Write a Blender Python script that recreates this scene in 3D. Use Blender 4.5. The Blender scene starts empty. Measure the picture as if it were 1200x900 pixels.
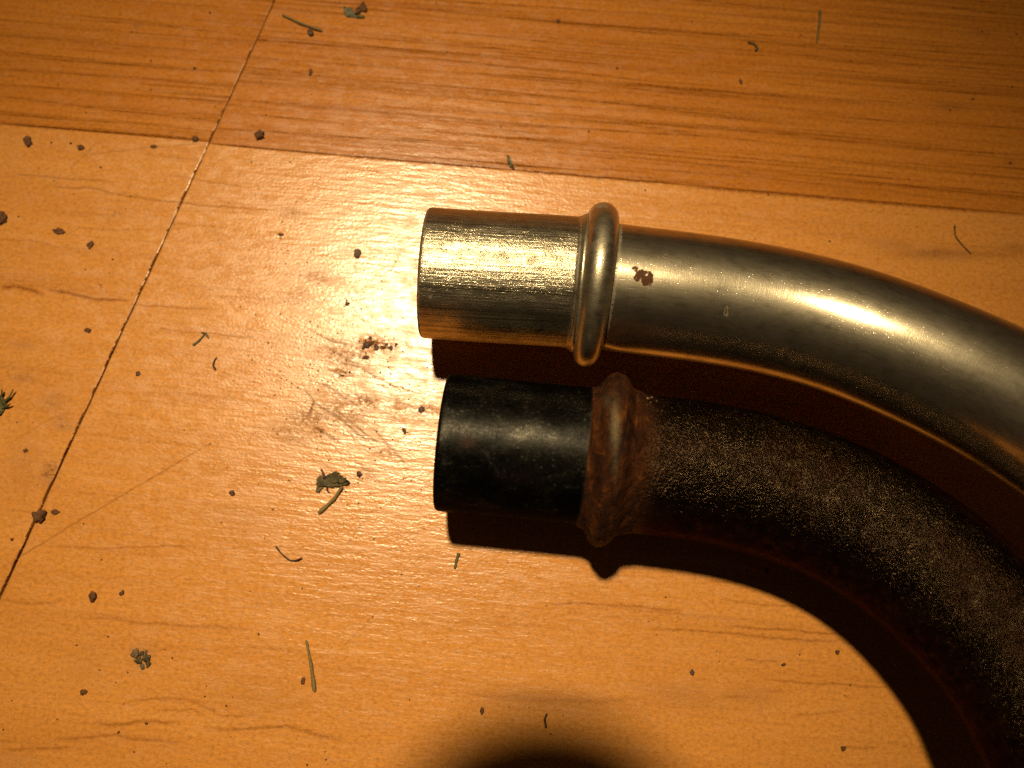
import bpy, bmesh, math, random
import numpy as np
from mathutils import Vector, Matrix, noise as mnoise

# ------------------------------------------------------------------ camera, world, lamp, exposure
MM = 0.001
F = 1150.0                      # focal length in photo pixels (photo 1200 x 900)
TH = math.radians(12.5)         # tilt away from straight down
CAM = Vector((0, 0, 0.194))
scene = bpy.context.scene
col = scene.collection
cd = bpy.data.cameras.new('camera'); cam = bpy.data.objects.new('camera', cd); col.objects.link(cam)
cam.location = CAM; cam.rotation_euler = (TH, 0, 0)
cd.sensor_width = 36.0; cd.lens = 36.0 * F / 1200.0
cd.clip_start = 0.004; cd.clip_end = 20
cd.dof.use_dof = True; cd.dof.focus_distance = 0.182; cd.dof.aperture_fstop = 13
scene.camera = cam

w = bpy.data.worlds.new('World'); scene.world = w; w.use_nodes = True
bg = w.node_tree.nodes['Background']
bg.inputs['Color'].default_value = (1.0, 0.62, 0.38, 1); bg.inputs['Strength'].default_value = 0.022

LAMP = Vector((-0.235, 0.69, 2.23))
ld = bpy.data.lights.new('room_lamp', 'SPOT'); lamp = bpy.data.objects.new('room_lamp', ld); col.objects.link(lamp)
lamp.location = LAMP
ld.shadow_soft_size = 0.070; ld.spot_size = math.radians(9.3); ld.spot_blend = 1.0
lamp.rotation_euler = (Vector((-0.024, 0.030, 0)) - LAMP).to_track_quat('-Z', 'Y').to_euler()
ld.energy = 290.0
ld.color = (1.0, 0.78, 0.44)
scene.view_settings.view_transform = 'Standard'; scene.view_settings.look = 'None'
scene.view_settings.exposure = 0.0; scene.view_settings.gamma = 1.0
scene.cycles.use_denoising = False
scene.cycles.max_bounces = 8

random.seed(7); rng = np.random.default_rng(11)

# ------------------------------------------------------------------ helpers
def floor_pt(px, py, z=0.0):
    """the place on the floor (or at height z) that lies at this spot of the photo"""
    dx = (px - 600) / F; dy = -(py - 450) / F
    c, s = math.cos(TH), math.sin(TH)
    d = Vector((dx, dy * c + s, dy * s - c))
    t = (z - CAM.z) / d.z
    return CAM + d * t

def project(P):
    c, s = math.cos(TH), math.sin(TH)
    q = P - np.array(CAM)
    y = q[:, 1] * c + q[:, 2] * s; z = -q[:, 1] * s + q[:, 2] * c
    return 600 + F * q[:, 0] / -z, 450 - F * y / -z

def tag(o, label=None, cat=None, group=None, kind=None):
    if label: o['label'] = label
    if cat: o['category'] = cat
    if group: o['group'] = group
    if kind: o['kind'] = kind
    return o

def link(name, me, mat=None, parent=None, loc=None, smooth=True):
    o = bpy.data.objects.new(name, me); col.objects.link(o)
    if mat and not me.materials: me.materials.append(mat)
    if parent: o.parent = parent
    if loc is not None: o.location = loc
    if smooth:
        me.polygons.foreach_set('use_smooth', np.ones(len(me.polygons), dtype=bool))
    me.update()
    return o

def empty(name, loc):
    o = bpy.data.objects.new(name, None); o.location = loc; o.empty_display_size = 0.01
    col.objects.link(o); return o

def mesh_np(name, V, Fq):
    me = bpy.data.meshes.new(name)
    V = np.asarray(V, dtype=np.float32); Fq = np.asarray(Fq, dtype=np.int32)
    n = Fq.shape[1]
    me.vertices.add(len(V)); me.vertices.foreach_set('co', V.ravel())
    me.loops.add(Fq.size); me.loops.foreach_set('vertex_index', Fq.ravel())
    me.polygons.add(len(Fq))
    me.polygons.foreach_set('loop_start', np.arange(0, Fq.size, n, dtype=np.int32))
    me.update(calc_edges=True); me.validate()
    return me

def attr(me, name, data, typ='FLOAT'):
    a = me.attributes.new(name, typ, 'POINT')
    a.data.foreach_set('value' if typ == 'FLOAT' else 'vector', np.asarray(data, dtype=np.float32).ravel())

class N:
    """small node-tree writer"""
    def __init__(s, name):
        s.m = bpy.data.materials.new(name); s.m.use_nodes = True
        s.t = s.m.node_tree; s.b = s.t.nodes['Principled BSDF']
    def n(s, typ, **k):
        x = s.t.nodes.new(typ)
        for a, v in k.items(): setattr(x, a, v)
        return x
    def put(s, sock, v):
        if isinstance(v, bpy.types.NodeSocket): s.t.links.new(v, sock)
        elif v is not None:
            if hasattr(sock.default_value, '__len__') and len(sock.default_value) == 4 and len(v) == 3: v = (*v, 1)
            sock.default_value = v
    def at(s, name, what='Fac'):
        return s.n('ShaderNodeAttribute', attribute_name=name).outputs[what]
    def math(s, op, a, b=None, c=None, clamp=False):
        x = s.n('ShaderNodeMath', operation=op, use_clamp=clamp)
        s.put(x.inputs[0], a); s.put(x.inputs[1], b); s.put(x.inputs[2], c); return x.outputs[0]
    def scale(s, vec, sc, off=(0, 0, 0)):
        x = s.n('ShaderNodeMapping'); s.put(x.inputs['Vector'], vec)
        x.inputs['Scale'].default_value = sc; x.inputs['Location'].default_value = off; return x.outputs[0]
    def noise(s, vec, scale=1.0, detail=3.0, rough=0.55, dist=0.0):
        x = s.n('ShaderNodeTexNoise'); s.put(x.inputs['Vector'], vec)
        x.inputs['Scale'].default_value = scale; x.inputs['Detail'].default_value = detail
        x.inputs['Roughness'].default_value = rough; x.inputs['Distortion'].default_value = dist
        return x.outputs['Fac']
    def voro(s, vec, scale=1.0, out='Distance', feature='F1'):
        x = s.n('ShaderNodeTexVoronoi', feature=feature); s.put(x.inputs['Vector'], vec); x.inputs['Scale'].default_value = scale
        return x.outputs[out]
    def ramp(s, f, stops):
        x = s.n('ShaderNodeValToRGB'); s.put(x.inputs[0], f); e = x.color_ramp.elements
        while len(e) < len(stops): e.new(0.5)
        for i, (p, c) in enumerate(stops):
            e[i].position = p; e[i].color = (*c, 1) if hasattr(c, '__len__') else (c, c, c, 1)
        return x.outputs['Color']
    def mrange(s, f, a, b, c=0.0, d=1.0):
        x = s.n('ShaderNodeMapRange'); s.put(x.inputs[0], f)
        for i, v in enumerate((a, b, c, d)): x.inputs[i + 1].default_value = v
        return x.outputs[0]
    def mix(s, f, a, b, mode='MIX'):
        x = s.n('ShaderNodeMix', data_type='RGBA', blend_type=mode)
        s.put(x.inputs[0], f); s.put(x.inputs[6], a); s.put(x.inputs[7], b); return x.outputs[2]
    def bump(s, h, strength, dist, nrm=None):
        x = s.n('ShaderNodeBump'); s.put(x.inputs['Height'], h); x.inputs['Strength'].default_value = strength
        x.inputs['Distance'].default_value = dist
        if nrm: s.put(x.inputs['Normal'], nrm)
        return x.outputs[0]
    def set(s, **k):
        for a, v in k.items(): s.put(s.b.inputs[a.replace('_', ' ')], v)
        return s.m

# ------------------------------------------------------------------ the laminate floor
J0 = floor_pt(253, 169); J1 = floor_pt(1200, 251)
ud = (J1 - J0).normalized(); vd = Vector((-ud.y, ud.x, 0))
def uv(px, py):
    p = floor_pt(px, py) - J0
    return np.array((p.dot(ud), p.dot(vd))) / MM
sa, sb = uv(322, 0), uv(0, 700)
SK = (sa[0] - sb[0]) / (sa[1] - sb[1]); S0 = sa[0] - SK * sa[1]       # joint across the boards: u = S0 + SK * v
cs = np.array([uv(-40, -40), uv(1240, -40), uv(-40, 940), uv(1240, 940)])
U0, U1, V0, V1 = cs[:, 0].min(), cs[:, 0].max(), cs[:, 1].min(), cs[:, 1].max()

def wood(name, light, dark, vein, seed, emboss=1.0, gloss=.42):
    g = N(name); fl = g.at('grain_mm', 'Vector')
    o = (seed * 37.1, seed * 11.3, seed)
    warp = g.noise(g.scale(fl, (.03, .05, 1), o), 1, 2)
    # broad tone running with the grain, then finer fibre tone
    t1 = g.noise(g.scale(fl, (.010, .16, 1), o), 1, 4, .6, .3)
    t2 = g.noise(g.scale(fl, (.035, 1.1, 1), o), 1, 4, .65, .2)
    t3 = g.noise(g.scale(fl, (.5, 2.4, 1), o), 1, 3, .6)
    t = g.math('ADD', g.math('MULTIPLY', t1, .5), g.math('ADD', g.math('MULTIPLY', t2, .32), g.math('MULTIPLY', t3, .18)))
    base = g.ramp(t, [(.36, dark), (.62, light)])
    # veins: printed grain lines broken up by dots of print
    br = g.noise(g.scale(fl, (2.2, 4.0, 1), o), 1, 2, .6)
    v = g.math('MULTIPLY', g.at('vein'), g.mrange(br, .30, .55, .35, 1.1), clamp=True)
    base = g.mix(v, base, vein)
    # fine print mottling
    mot = g.noise(g.scale(fl, (3.2, 4.2, 1), o), 1, 2, .7)
    base = g.mix(g.mrange(mot, .35, .72, 0, .42), base, (light[0] * .60, light[1] * .52, light[2] * .45))
    mot2 = g.noise(g.scale(fl, (1.1, 1.5, 1), o), 1, 3, .75)
    base = g.mix(1.0, base, g.ramp(mot2, [(.30, .72), (.50, 1.0), (.70, 1.2)]), 'MULTIPLY')
    # grime, brown and blotchy
    gn = g.noise(g.scale(fl, (1.1, 1.5, 1), o), 1, 5, .7, .6)
    gn2 = g.noise(g.scale(fl, (.25, .4, 1), o), 1, 4, .6, .6)
    gr = g.math('MULTIPLY', g.at('grime'), g.mrange(gn, .38, .62, .0, 1.0), clamp=True)
    loose = g.math('MULTIPLY', g.mrange(gn, .57, .70, 0, .42), g.mrange(gn2, .48, .62, 0, 1))
    base = g.mix(g.math('MAXIMUM', gr, loose), base, (.17, .060, .013))
    base = g.mix(g.math('MULTIPLY', g.at('scratch'), 1.0, clamp=True), base, (.19, .070, .015))
    # relief of the embossed, varnished wear layer
    e1 = g.noise(g.scale(fl, (.22, 1.05, 1), o), 1, 3, .55, .1)
    e2 = g.noise(g.scale(fl, (1.5, 2.4, 1), o), 1, 2, .5)
    e3 = g.noise(g.scale(fl, (.05, .55, 1), o), 1, 3, .5)
    h = g.math('ADD', g.math('MULTIPLY', e1, .85), g.math('ADD', g.math('MULTIPLY', e2, .38), g.math('MULTIPLY', e3, .5)))
    h = g.math('SUBTRACT', h, g.math('MULTIPLY', g.at('vein'), .05))
    h = g.math('SUBTRACT', h, g.math('MULTIPLY', g.at('scratch'), .10))
    nb = g.bump(h, 1.0, .000076 * emboss)
    rgh = g.math('ADD', g.math('ADD', g.mrange(t2, .35, .65, .25, .18), g.mrange(gn2, .45, .65, 0, .12)), g.math('MULTIPLY', gr, .35))
    spec = g.math('SUBTRACT', gloss, g.math('MULTIPLY', g.math('MAXIMUM', g.math('MAXIMUM', gr, loose), g.math('MAXIMUM', v, g.at('scratch'))), .42), clamp=True)
    return g.set(Base_Color=base, Roughness=rgh, Normal=nb, IOR=1.5, Specular_IOR_Level=spec)

W_DARK = [wood('laminate_orange_%d' % i, (.54, .200, .027), (.42, .136, .014), (.09, .023, .003), 3 + i, .55, .28) for i in range(2)]
W_LIGHT = [wood('laminate_honey_%d' % i, (.65, .280, .060), (.55, .218, .040), (.17, .045, .006), 9 + i) for i in range(2)]

def fine_axis(lo, hi, a, b, step, bevel=None):
    """coordinates fine inside the seen stretch a..b, coarse outside"""
    a2, b2 = max(lo, a), min(hi, b)
    x = list(np.linspace(a2, b2, int((b2 - a2) / step) + 1))
    if a2 > lo: x = [lo, (lo + a2) / 2] + x
    if b2 < hi: x = x + [(b2 + hi) / 2, hi]
    return np.array(x)

STROKES = []      # (attribute, uv polyline, half width mm, strength, jitter)
def stroke(kind, pts, wd, st=1.0, jit=0.0):
    STROKES.append((kind, np.array([uv(*p) for p in pts]), wd, st, jit))
BLOTS = []
def blot(px, py, rx, ry, st): BLOTS.append((uv(px, py), rx, ry, st))

# grain lines of the photo that can be told apart
for pts, wd, st in [
    ([(0, 336), (20, 336), (50, 344)], .40, .95), ([(58, 339), (85, 345), (110, 350), (150, 353)], .34, .9), ([(150, 356), (200, 360), (250, 362)], .2, .6),
    ([(180, 385), (235, 390), (300, 396)], .2, .5), ([(150, 470), (205, 472)], .2, .4), ([(120, 483), (165, 487)], .3, .3),
    ([(15, 203), (60, 208), (140, 213)], .2, .5), ([(50, 218), (110, 221), (150, 230), (230, 240), (320, 246)], .22, .65), ([(200, 205), (240, 212), (290, 220)], .22, .45),
    ([(0, 280), (40, 283), (70, 290)], .2, .4), ([(85, 267), (150, 270), (180, 268)], .18, .35),
    ([(60, 640), (130, 643), (180, 640), (230, 641)], .22, .5), ([(0, 703), (30, 707), (70, 706)], .3, .5), ([(95, 724), (140, 725), (165, 730), (230, 734), (290, 737)], .25, .5),
    ([(110, 848), (140, 849), (160, 846), (215, 846)], .35, .65), ([(60, 866), (100, 865), (135, 860), (155, 866), (215, 870)], .3, .6), ([(0, 878), (40, 878), (90, 875)], .3, .6),
    ([(140, 824), (190, 818), (215, 818), (240, 829), (260, 838), (310, 840)], .25, .55), ([(240, 853), (290, 855), (335, 850), (365, 860), (400, 866)], .32, .65), ([(180, 832), (225, 832), (240, 838)], .22, .5),
    ([(645, 707), (700, 708), (760, 712), (800, 716)], .2, .7), ([(760, 737), (830, 740), (870, 744), (920, 749), (990, 752)], .22, .7), ([(850, 734), (920, 738), (1000, 745)], .2, .75),
    ([(830, 680), (870, 684)], .25, .5), ([(850, 704), (890, 708), (940, 712)], .18, .6), ([(870, 773), (915, 775)], .18, .5), ([(900, 797), (940, 800), (990, 802), (1040, 806)], .22, .6),
    ([(895, 809), (920, 811)], .2, .5), ([(845, 817), (875, 817)], .3, .45), ([(930, 838), (990, 834)], .22, .5), ([(990, 876), (1030, 876)], .25, .5), ([(540, 812), (600, 818), (680, 822), (760, 818)], .5, .3),
    ([(1040, 300), (1100, 296), (1140, 297), (1200, 300)], .9, .35), ([(940, 272), (1010, 280), (1080, 290)], .6, .18),
    ([(400, 182), (480, 189), (600, 199)], .30, 1.0), ([(600, 199), (690, 207), (800, 216)], .32, .9), ([(253, 169), (330, 176), (400, 182)], .26, 1.0), ([(800, 218), (900, 226), (1000, 235), (1200, 252)], .40, 1.0),
    ([(0, 145), (80, 151), (160, 157), (250, 165)], .34, 1.0), ([(860, 226), (1000, 236), (1200, 247)], .12, .4),
]: stroke('vein', pts, wd, st, .02 if st == 1.0 else .12)
# scratches and scrapes
for pts, wd, st in [
    ([(0, 667), (60, 630), (110, 600), (180, 559), (245, 520)], .10, .75), ([(82, 197), (100, 181), (117, 163)], .09, .5), ([(95, 183), (135, 177), (210, 170), (245, 168)], .09, .5), ([(119, 270), (128, 258), (138, 244)], .10, .5),
    ([(10, 520), (50, 496), (75, 485)], .06, .4), ([(150, 427), (160, 408)], .16, .4),
    ([(373, 445), (390, 457), (412, 472), (432, 487)], .13, .8), ([(380, 405), (400, 416), (428, 435), (450, 440)], .14, .7), ([(437, 500), (455, 523), (480, 549)], .11, .8),
    ([(365, 470), (395, 488), (430, 518)], .22, .4), ([(355, 455), (368, 470), (360, 490)], .12, .4), ([(390, 478), (420, 502), (445, 520)], .2, .35), ([(370, 500), (400, 520)], .2, .3),
    ([(360, 385), (385, 398), (410, 405)], .12, .5), ([(445, 590), (425, 612), (405, 640)], .07, .5), ([(440, 718), (425, 735), (395, 765)], .06, .4), ([(240, 250), (255, 275), (262, 285)], .08, .4),
    ([(430, 365), (445, 385), (470, 392)], .06, .4), ([(395, 425), (420, 430), (465, 455), (500, 462)], .08, .4),
]: stroke('scratch', pts, *((max(wd * 1.2, .19), .95) if 340 < pts[0][0] < 520 and 380 < pts[0][1] < 560 else (max(wd, .13), st * .95)), .10)
sr = random.Random(4)
for i in range(34):
    x, y, a_, l_ = sr.gauss(405, 34), sr.gauss(470, 34), math.radians(sr.gauss(34, 9)), sr.uniform(10, 42)
    stroke('scratch', [(x, y), (x + l_ * .5 * math.cos(a_), y + l_ * .5 * math.sin(a_) + sr.uniform(-2, 2)), (x + l_ * math.cos(a_), y + l_ * math.sin(a_))], .16, sr.uniform(.3, .75), .1)
for b in [(440, 404, 4.2, 1.6, 1.0), (402, 437, 2.2, 1.2, .8), (360, 490, 4.5, 2.5, .55), (345, 505, 6, 3.5, .4), (400, 480, 7, 4.5, .42), (470, 480, 5, 3, .35), (500, 480, 3, 1.4, .55), (430, 470, 3, 1.6, .6), (455, 530, 3, 1.5, .4),
          (405, 415, 7, 3.5, .4), (372, 505, 1.6, 1.3, .7), (350, 345, 5, 3, .3), (370, 325, 4, 2, .35), (58, 553, 1.8, 2.4, .8), (62, 470, 3, 2, .4), (75, 500, 2, 1, .5), (30, 540, 4, 6, .28), (72, 495, 2, 1.6, .5), (165, 770, 2.4, 2.2, .55),
          (28, 443, 2.6, .9, .5), (25, 405, 2, .8, .4), (100, 780, 5, 4, .16), (650, 820, 14, 2.4, .40), (800, 815, 9, 2.4, .35), (880, 815, 6, 2, .35), (1100, 298, 7, 1.6, .55), (1050, 290, 6, 1.6, .35), (990, 225, 2, .8, .3),
          (880, 300, 6, 2, .2), (1190, 290, 3, 1.2, .5), (1115, 125, 4, 1.2, .5), (1185, 190, 2, 1, .5), (1150, 38, 3, .8, .4), (160, 30, 1, .6, .5), (345, 250, 3, 1.4, .4), (330, 400, 5, 3, .18), (280, 610, 8, 5, .14), (300, 820, 9, 4, .16),
          (550, 530, 3, 2, .3), (430, 555, 2, 1.2, .3), (20, 895, 6, 2, .3)]: blot(*b)

def board(kind, side, mats, vlo, vhi, seed):
    """one laminate strip: side -1 left of the joint, +1 right of it; grid sheared along the joint"""
    r = np.random.default_rng(seed)
    step = .42
    vv = fine_axis(vlo, vhi, V0, V1, .25)
    half = .095
    smin, smax = S0 + SK * V0, S0 + SK * V1
    if side < 0: uu = fine_axis(-420, -half, min(U0 - max(smin, smax), -40), -half, step)
    else: uu = fine_axis(half, 420, half, U1 - min(smin, smax), step)
    # slightly eased rim: extra rows that dip at the joint edges, then a skirt down the board's thickness
    def rim(x, lo_edge, hi_edge):
        x = list(x)
        if lo_edge: x = [x[0], x[0] + .05, x[0] + .13] + x[1:]
        if hi_edge: x = x[:-1] + [x[-1] - .13, x[-1] - .05, x[-1]]
        return np.array(x)
    v_in_lo, v_in_hi = abs(vlo) < 5, abs(vhi) < 5
    uu = rim(uu, side > 0, side < 0); vv = rim(vv, v_in_lo, v_in_hi)
    Vg, Ug = np.meshgrid(vv, uu, indexing='ij')
    wob = .035 * np.sin(vv * .9 + seed) + .05 * np.sin(vv * .23 + 2) + .025 * r.normal(size=len(vv))
    lim = np.exp(-np.abs(Ug) / .4)
    wide = .38 * np.clip((V1 - vv) / (V1 - V0), 0, 1.2) ** 2
    Uw = Ug + S0 + SK * Vg + (wob + (wide * .5 if side > 0 else -wide))[:, None] * lim
    Z = np.zeros_like(Ug)
    Z -= .05 * np.clip(1 - (np.abs(Ug) - half) / .13, 0, 1) ** 2 * (.6 + .4 * np.sin(Vg * .31 + seed))
    vedge = np.minimum(np.abs(Vg - vlo) if v_in_lo else 99, np.abs(Vg - vhi) if v_in_hi else 99)
    Z -= .045 * np.clip(1 - vedge / .13, 0, 1) ** 2
    nv, nu = Ug.shape
    P = np.array(J0)[None, None, :] + (Uw[..., None] * np.array(ud) + Vg[..., None] * np.array(vd)) * MM
    P[..., 2] = Z * MM
    vein = np.zeros_like(Ug); gri = np.zeros_like(Ug); scr = np.zeros_like(Ug)
    def rows(lo, hi): return slice(max(0, np.searchsorted(vv, lo) - 1), min(nv, np.searchsorted(vv, hi) + 1))
    def streak(v0, uc, ln, wd, st, amp, ph, sl):
        rs = rows(v0 - 4 - abs(sl) * ln, v0 + 4 + abs(sl) * ln)
        u, v = Uw[rs], Vg[rs]
        if not u.size: return
        line = v0 + sl * (u - uc) + amp * np.sin(u * .055 + ph) + .25 * amp * np.sin(u * .21 + 2 * ph)
        x = np.clip(1 - np.abs(u - uc) / ln, 0, 1) ** .6
        d = v - line
        prof = np.where(d > 0, np.exp(-(d / wd) ** 2), np.exp(-np.abs(d) / (wd * 1.3)) * .6)   # sharp one side, fading on the other
        vein[rs] = np.maximum(vein[rs], st * x * prof)
    if kind == 'dark':
        for i in range(300):
            streak(r.uniform(vlo, min(vhi, V1 + 3)), r.uniform(U0, U1), r.uniform(10, 60), r.uniform(.10, .22), r.uniform(.35, 1.15), r.uniform(.05, .5), r.uniform(0, 6), r.normal(0, .008))
        for i in range(260):
            streak(r.uniform(vlo, min(vhi, V1 + 3)), r.uniform(U0, U1), r.uniform(3, 18), r.uniform(.10, .22), r.uniform(.15, .6), .1, r.uniform(0, 6), r.normal(0, .01))
    else:
        for i in range(85):
            streak(r.uniform(V0, vhi), r.uniform(U0, U1), r.uniform(5, 30), r.uniform(.14, .32), r.uniform(.12, .42), r.uniform(.1, .7), r.uniform(0, 6), r.normal(0, .015))
    tab = {'vein': vein, 'scratch': scr, 'grime': gri}
    for k, pl, wd, st, jit in STROKES:
        A = tab[k]
        rs = rows(pl[:, 1].min() - 3, pl[:, 1].max() + 3)
        u, v = Uw[rs], Vg[rs]
        if not u.size: continue
        jv = v + jit * (np.sin(u * 1.7 + v * .6) * .5 + np.sin(u * .63 + 1.3) * .8)
        dmin = np.full(u.shape, 1e9); tt = np.zeros(u.shape)
        n = len(pl) - 1
        for i in range(n):
            a, b = pl[i], pl[i + 1]; ab = b - a
            t = np.clip(((u - a[0]) * ab[0] + (jv - a[1]) * ab[1]) / (ab @ ab), 0, 1)
            d = np.hypot(u - a[0] - t * ab[0], jv - a[1] - t * ab[1])
            m = d < dmin; dmin = np.where(m, d, dmin); tt = np.where(m, (i + t) / n, tt)
        fade = np.clip(np.minimum(tt, 1 - tt) * 5 + .35, 0, 1) * (.9 + .1 * np.sin(u * 2.3))
        A[rs] = np.maximum(A[rs], st * fade * np.exp(-(dmin / wd) ** 2))
    for c, rx, ry, st in BLOTS:
        st = min(1.1, st * 1.45)
        d2 = ((Uw - c[0]) / rx) ** 2 + ((Vg - c[1]) / ry) ** 2
        gri = np.maximum(gri, st * np.exp(-d2))
    # dirt rubbed into the joint, worst at the near end
    near = np.clip((V1 - Vg) / (V1 - V0), 0, 1)
    gri = np.maximum(gri, np.exp(-(np.abs(Ug) / (.22 + .50 * near ** 2)) ** 2) * (.35 + .6 * near) * (.55 + .45 * np.sin(Vg * .55 + 1) * np.sin(Vg * .21)))
    dirty = np.sin(Vg * .9 + 1) + np.sin(Vg * .37) + np.sin(Vg * 2.3 + seed) * .6 + 2.6 * near - 1.1
    gri = np.maximum(gri, 3.0 * (np.abs(Ug) < half + .02 + .12 * (dirty > .4) * (side < 0)))
    # skirt
    idx = np.arange(nv * nu).reshape(nv, nu)
    q = np.stack([idx[:-1, :-1], idx[:-1, 1:], idx[1:, 1:], idx[1:, :-1]], -1).reshape(-1, 4)
    ring = np.concatenate([idx[0, :-1], idx[:-1, -1], idx[-1, :0:-1], idx[:0:-1, 0]])
    V = P.reshape(-1, 3); low = V[ring].copy(); low[:, 2] = -7.5 * MM
    k0 = len(V); m = len(ring); a = np.arange(m); b = (a + 1) % m
    sk = np.stack([ring[b], ring[a], k0 + a, k0 + b], -1)
    V = np.vstack([V, low]); q = np.vstack([q, sk])
    me = mesh_np('plank', V, q)
    ext = lambda X: np.concatenate([X.ravel(), X.ravel()[ring]])
    attr(me, 'vein', ext(vein)); ge = ext(gri); ge[k0:] = 4; attr(me, 'grime', ge); attr(me, 'scratch', ext(scr))
    g = np.stack([ext(Uw), ext(Vg), np.zeros(len(V))], -1); attr(me, 'grain_mm', g, 'FLOAT_VECTOR')
    return link('plank', me, mats, FLOOR)

g = N('underlay'); um = g.set(Base_Color=(.012, .006, .003), Roughness=.95)
bm = bmesh.new(); bmesh.ops.create_grid(bm, x_segments=1, y_segments=1, size=.44)
me = bpy.data.meshes.new('floor'); bm.to_mesh(me); bm.free()
FLOOR = tag(link('floor', me, um, None, (0, .02, -.008), smooth=False), kind='structure')
FINV = Matrix.Translation((0, -.02, .008))
for kind, side, m, lo, hi, sd in [('dark', -1, W_DARK[0], .50, 330, 21), ('dark', 1, W_DARK[1], .04, 330, 22), ('light', -1, W_LIGHT[0], -330, .42, 23), ('light', 1, W_LIGHT[1], -330, -.04, 24)]:
    o = board(kind, side, m, lo, hi, sd); o.matrix_parent_inverse = FINV

# ------------------------------------------------------------------ the two bent tubes
def spline(P, n=1200):
    P = np.array(P, float); k = len(P)
    d = np.concatenate([[0], np.cumsum(np.linalg.norm(np.diff(P, axis=0), axis=1))])
    # natural cubic through the points, by arc length
    h = np.diff(d); A = np.zeros((k, k)); B = np.zeros((k, 3)); A[0, 0] = A[-1, -1] = 1
    for i in range(1, k - 1):
        A[i, i - 1] = h[i - 1]; A[i, i] = 2 * (h[i - 1] + h[i]); A[i, i + 1] = h[i]
        B[i] = 3 * ((P[i + 1] - P[i]) / h[i] - (P[i] - P[i - 1]) / h[i - 1])
    c = np.linalg.solve(A, B); t = np.linspace(0, d[-1], n); i = np.clip(np.searchsorted(d, t) - 1, 0, k - 2)
    x = (t - d[i])[:, None]; hh = h[i][:, None]
    b = (P[i + 1] - P[i]) / hh - hh * (2 * c[i] + c[i + 1]) / 3; D = (c[i + 1] - c[i]) / (3 * hh)
    Q = P[i] + b * x + c[i] * x * x + D * x ** 3
    for _ in range(60):
        Q[1:-1] = .25 * Q[:-2] + .5 * Q[1:-1] + .25 * Q[2:]
    s = np.concatenate([[0], np.cumsum(np.linalg.norm(np.diff(Q, axis=0), axis=1))])
    T = np.gradient(Q, axis=0); T /= np.linalg.norm(T, axis=1)[:, None]
    return s, Q, T

class Path:
    def __init__(self, pts): self.s, self.Q, self.T = spline(pts); self.L = self.s[-1]
    def frame(self, s):
        s = np.asarray(s, float)
        Q = np.stack([np.interp(s, self.s, self.Q[:, i]) for i in range(3)], -1)
        T = np.stack([np.interp(s, self.s, self.T[:, i]) for i in range(3)], -1); T /= np.linalg.norm(T, axis=1)[:, None]
        Q = Q + np.where(s < 0, s, 0)[:, None] * T
        up = np.array([0, 0, 1.0]); n1 = up - (T @ up)[:, None] * T; n1 /= np.linalg.norm(n1, axis=1)[:, None]
        return Q, T, n1, np.cross(T, n1)

def sweep(path, prof, seg=128, disp=None, close=False):
    """prof: list of (s, r) in mm along the tube; returns mesh with 'tube_mm' coordinates. disp(s, ang, r) -> extra radius"""
    prof = np.array(prof, float); s, r = prof[:, 0], prof[:, 1]
    Q, T, a, b = path.frame(s)
    ang = np.arange(seg) * 2 * math.pi / seg
    R = np.repeat(r[:, None], seg, 1)
    if disp is not None: R = R + disp(s[:, None] + 0 * ang, ang[None, :] + 0 * s[:, None])
    c, sn = np.cos(ang), np.sin(ang)
    P = Q[:, None, :] + (R * c)[..., None] * a[:, None, :] + (R * sn)[..., None] * b[:, None, :]
    n = len(s); idx = np.arange(n * seg).reshape(n, seg); nx = np.roll(idx, -1, 1)
    q = np.stack([idx[:-1], idx[1:], nx[1:], nx[:-1]], -1).reshape(-1, 4)[:, ::-1]
    me = mesh_np('tube', P.reshape(-1, 3) * MM, q)
    tc = np.stack([np.repeat(s[:, None], seg, 1), 12.5 * c[None, :] + 0 * R, 12.5 * sn[None, :] + 0 * R], -1)
    attr(me, 'tube_mm', tc.reshape(-1, 3), 'FLOAT_VECTOR')
    return me, P * MM, s, ang

def vnoise(x, y, z, sc, seed=0.0):
    v = np.empty(x.size)
    for i, (a, b, c) in enumerate(zip(x.ravel(), y.ravel(), z.ravel())):
        v[i] = mnoise.noise((a * sc + seed, b * sc, c * sc))
    return v.reshape(x.shape)

def centre(points, zc, start, R):
    out = []; prev = None; s = 0
    for px, py in points:
        z = zc
        for _ in range(3):
            p = np.array(floor_pt(px, py, z * MM)) / MM
            ss = s + (np.linalg.norm(p[:2] - prev[:2]) if prev is not None else 0)
            e = max(0, ss - start); k = .62 * R; z = zc + (e * e / (2 * R) if e < k else k * k / (2 * R) + .62 * (e - k))
        s = ss; prev = p; out.append(p)
    return np.array(out)

def finish_off(P, turn, n=9, step=24):
    """carry the bend on beyond the photo and let it come down to the floor"""
    P = list(P); d = P[-1] - P[-2]; h = math.atan2(d[1], d[0]); sl = d[2] / np.hypot(d[0], d[1])
    for i in range(n):
        h -= turn; sl -= .21
        P.append(P[-1] + step * np.array([math.cos(h), math.sin(h), sl]))
    P = np.array(P); k = len(P) - n
    P[k:, 2] = np.maximum(P[k:, 2], 13)
    return P

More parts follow.
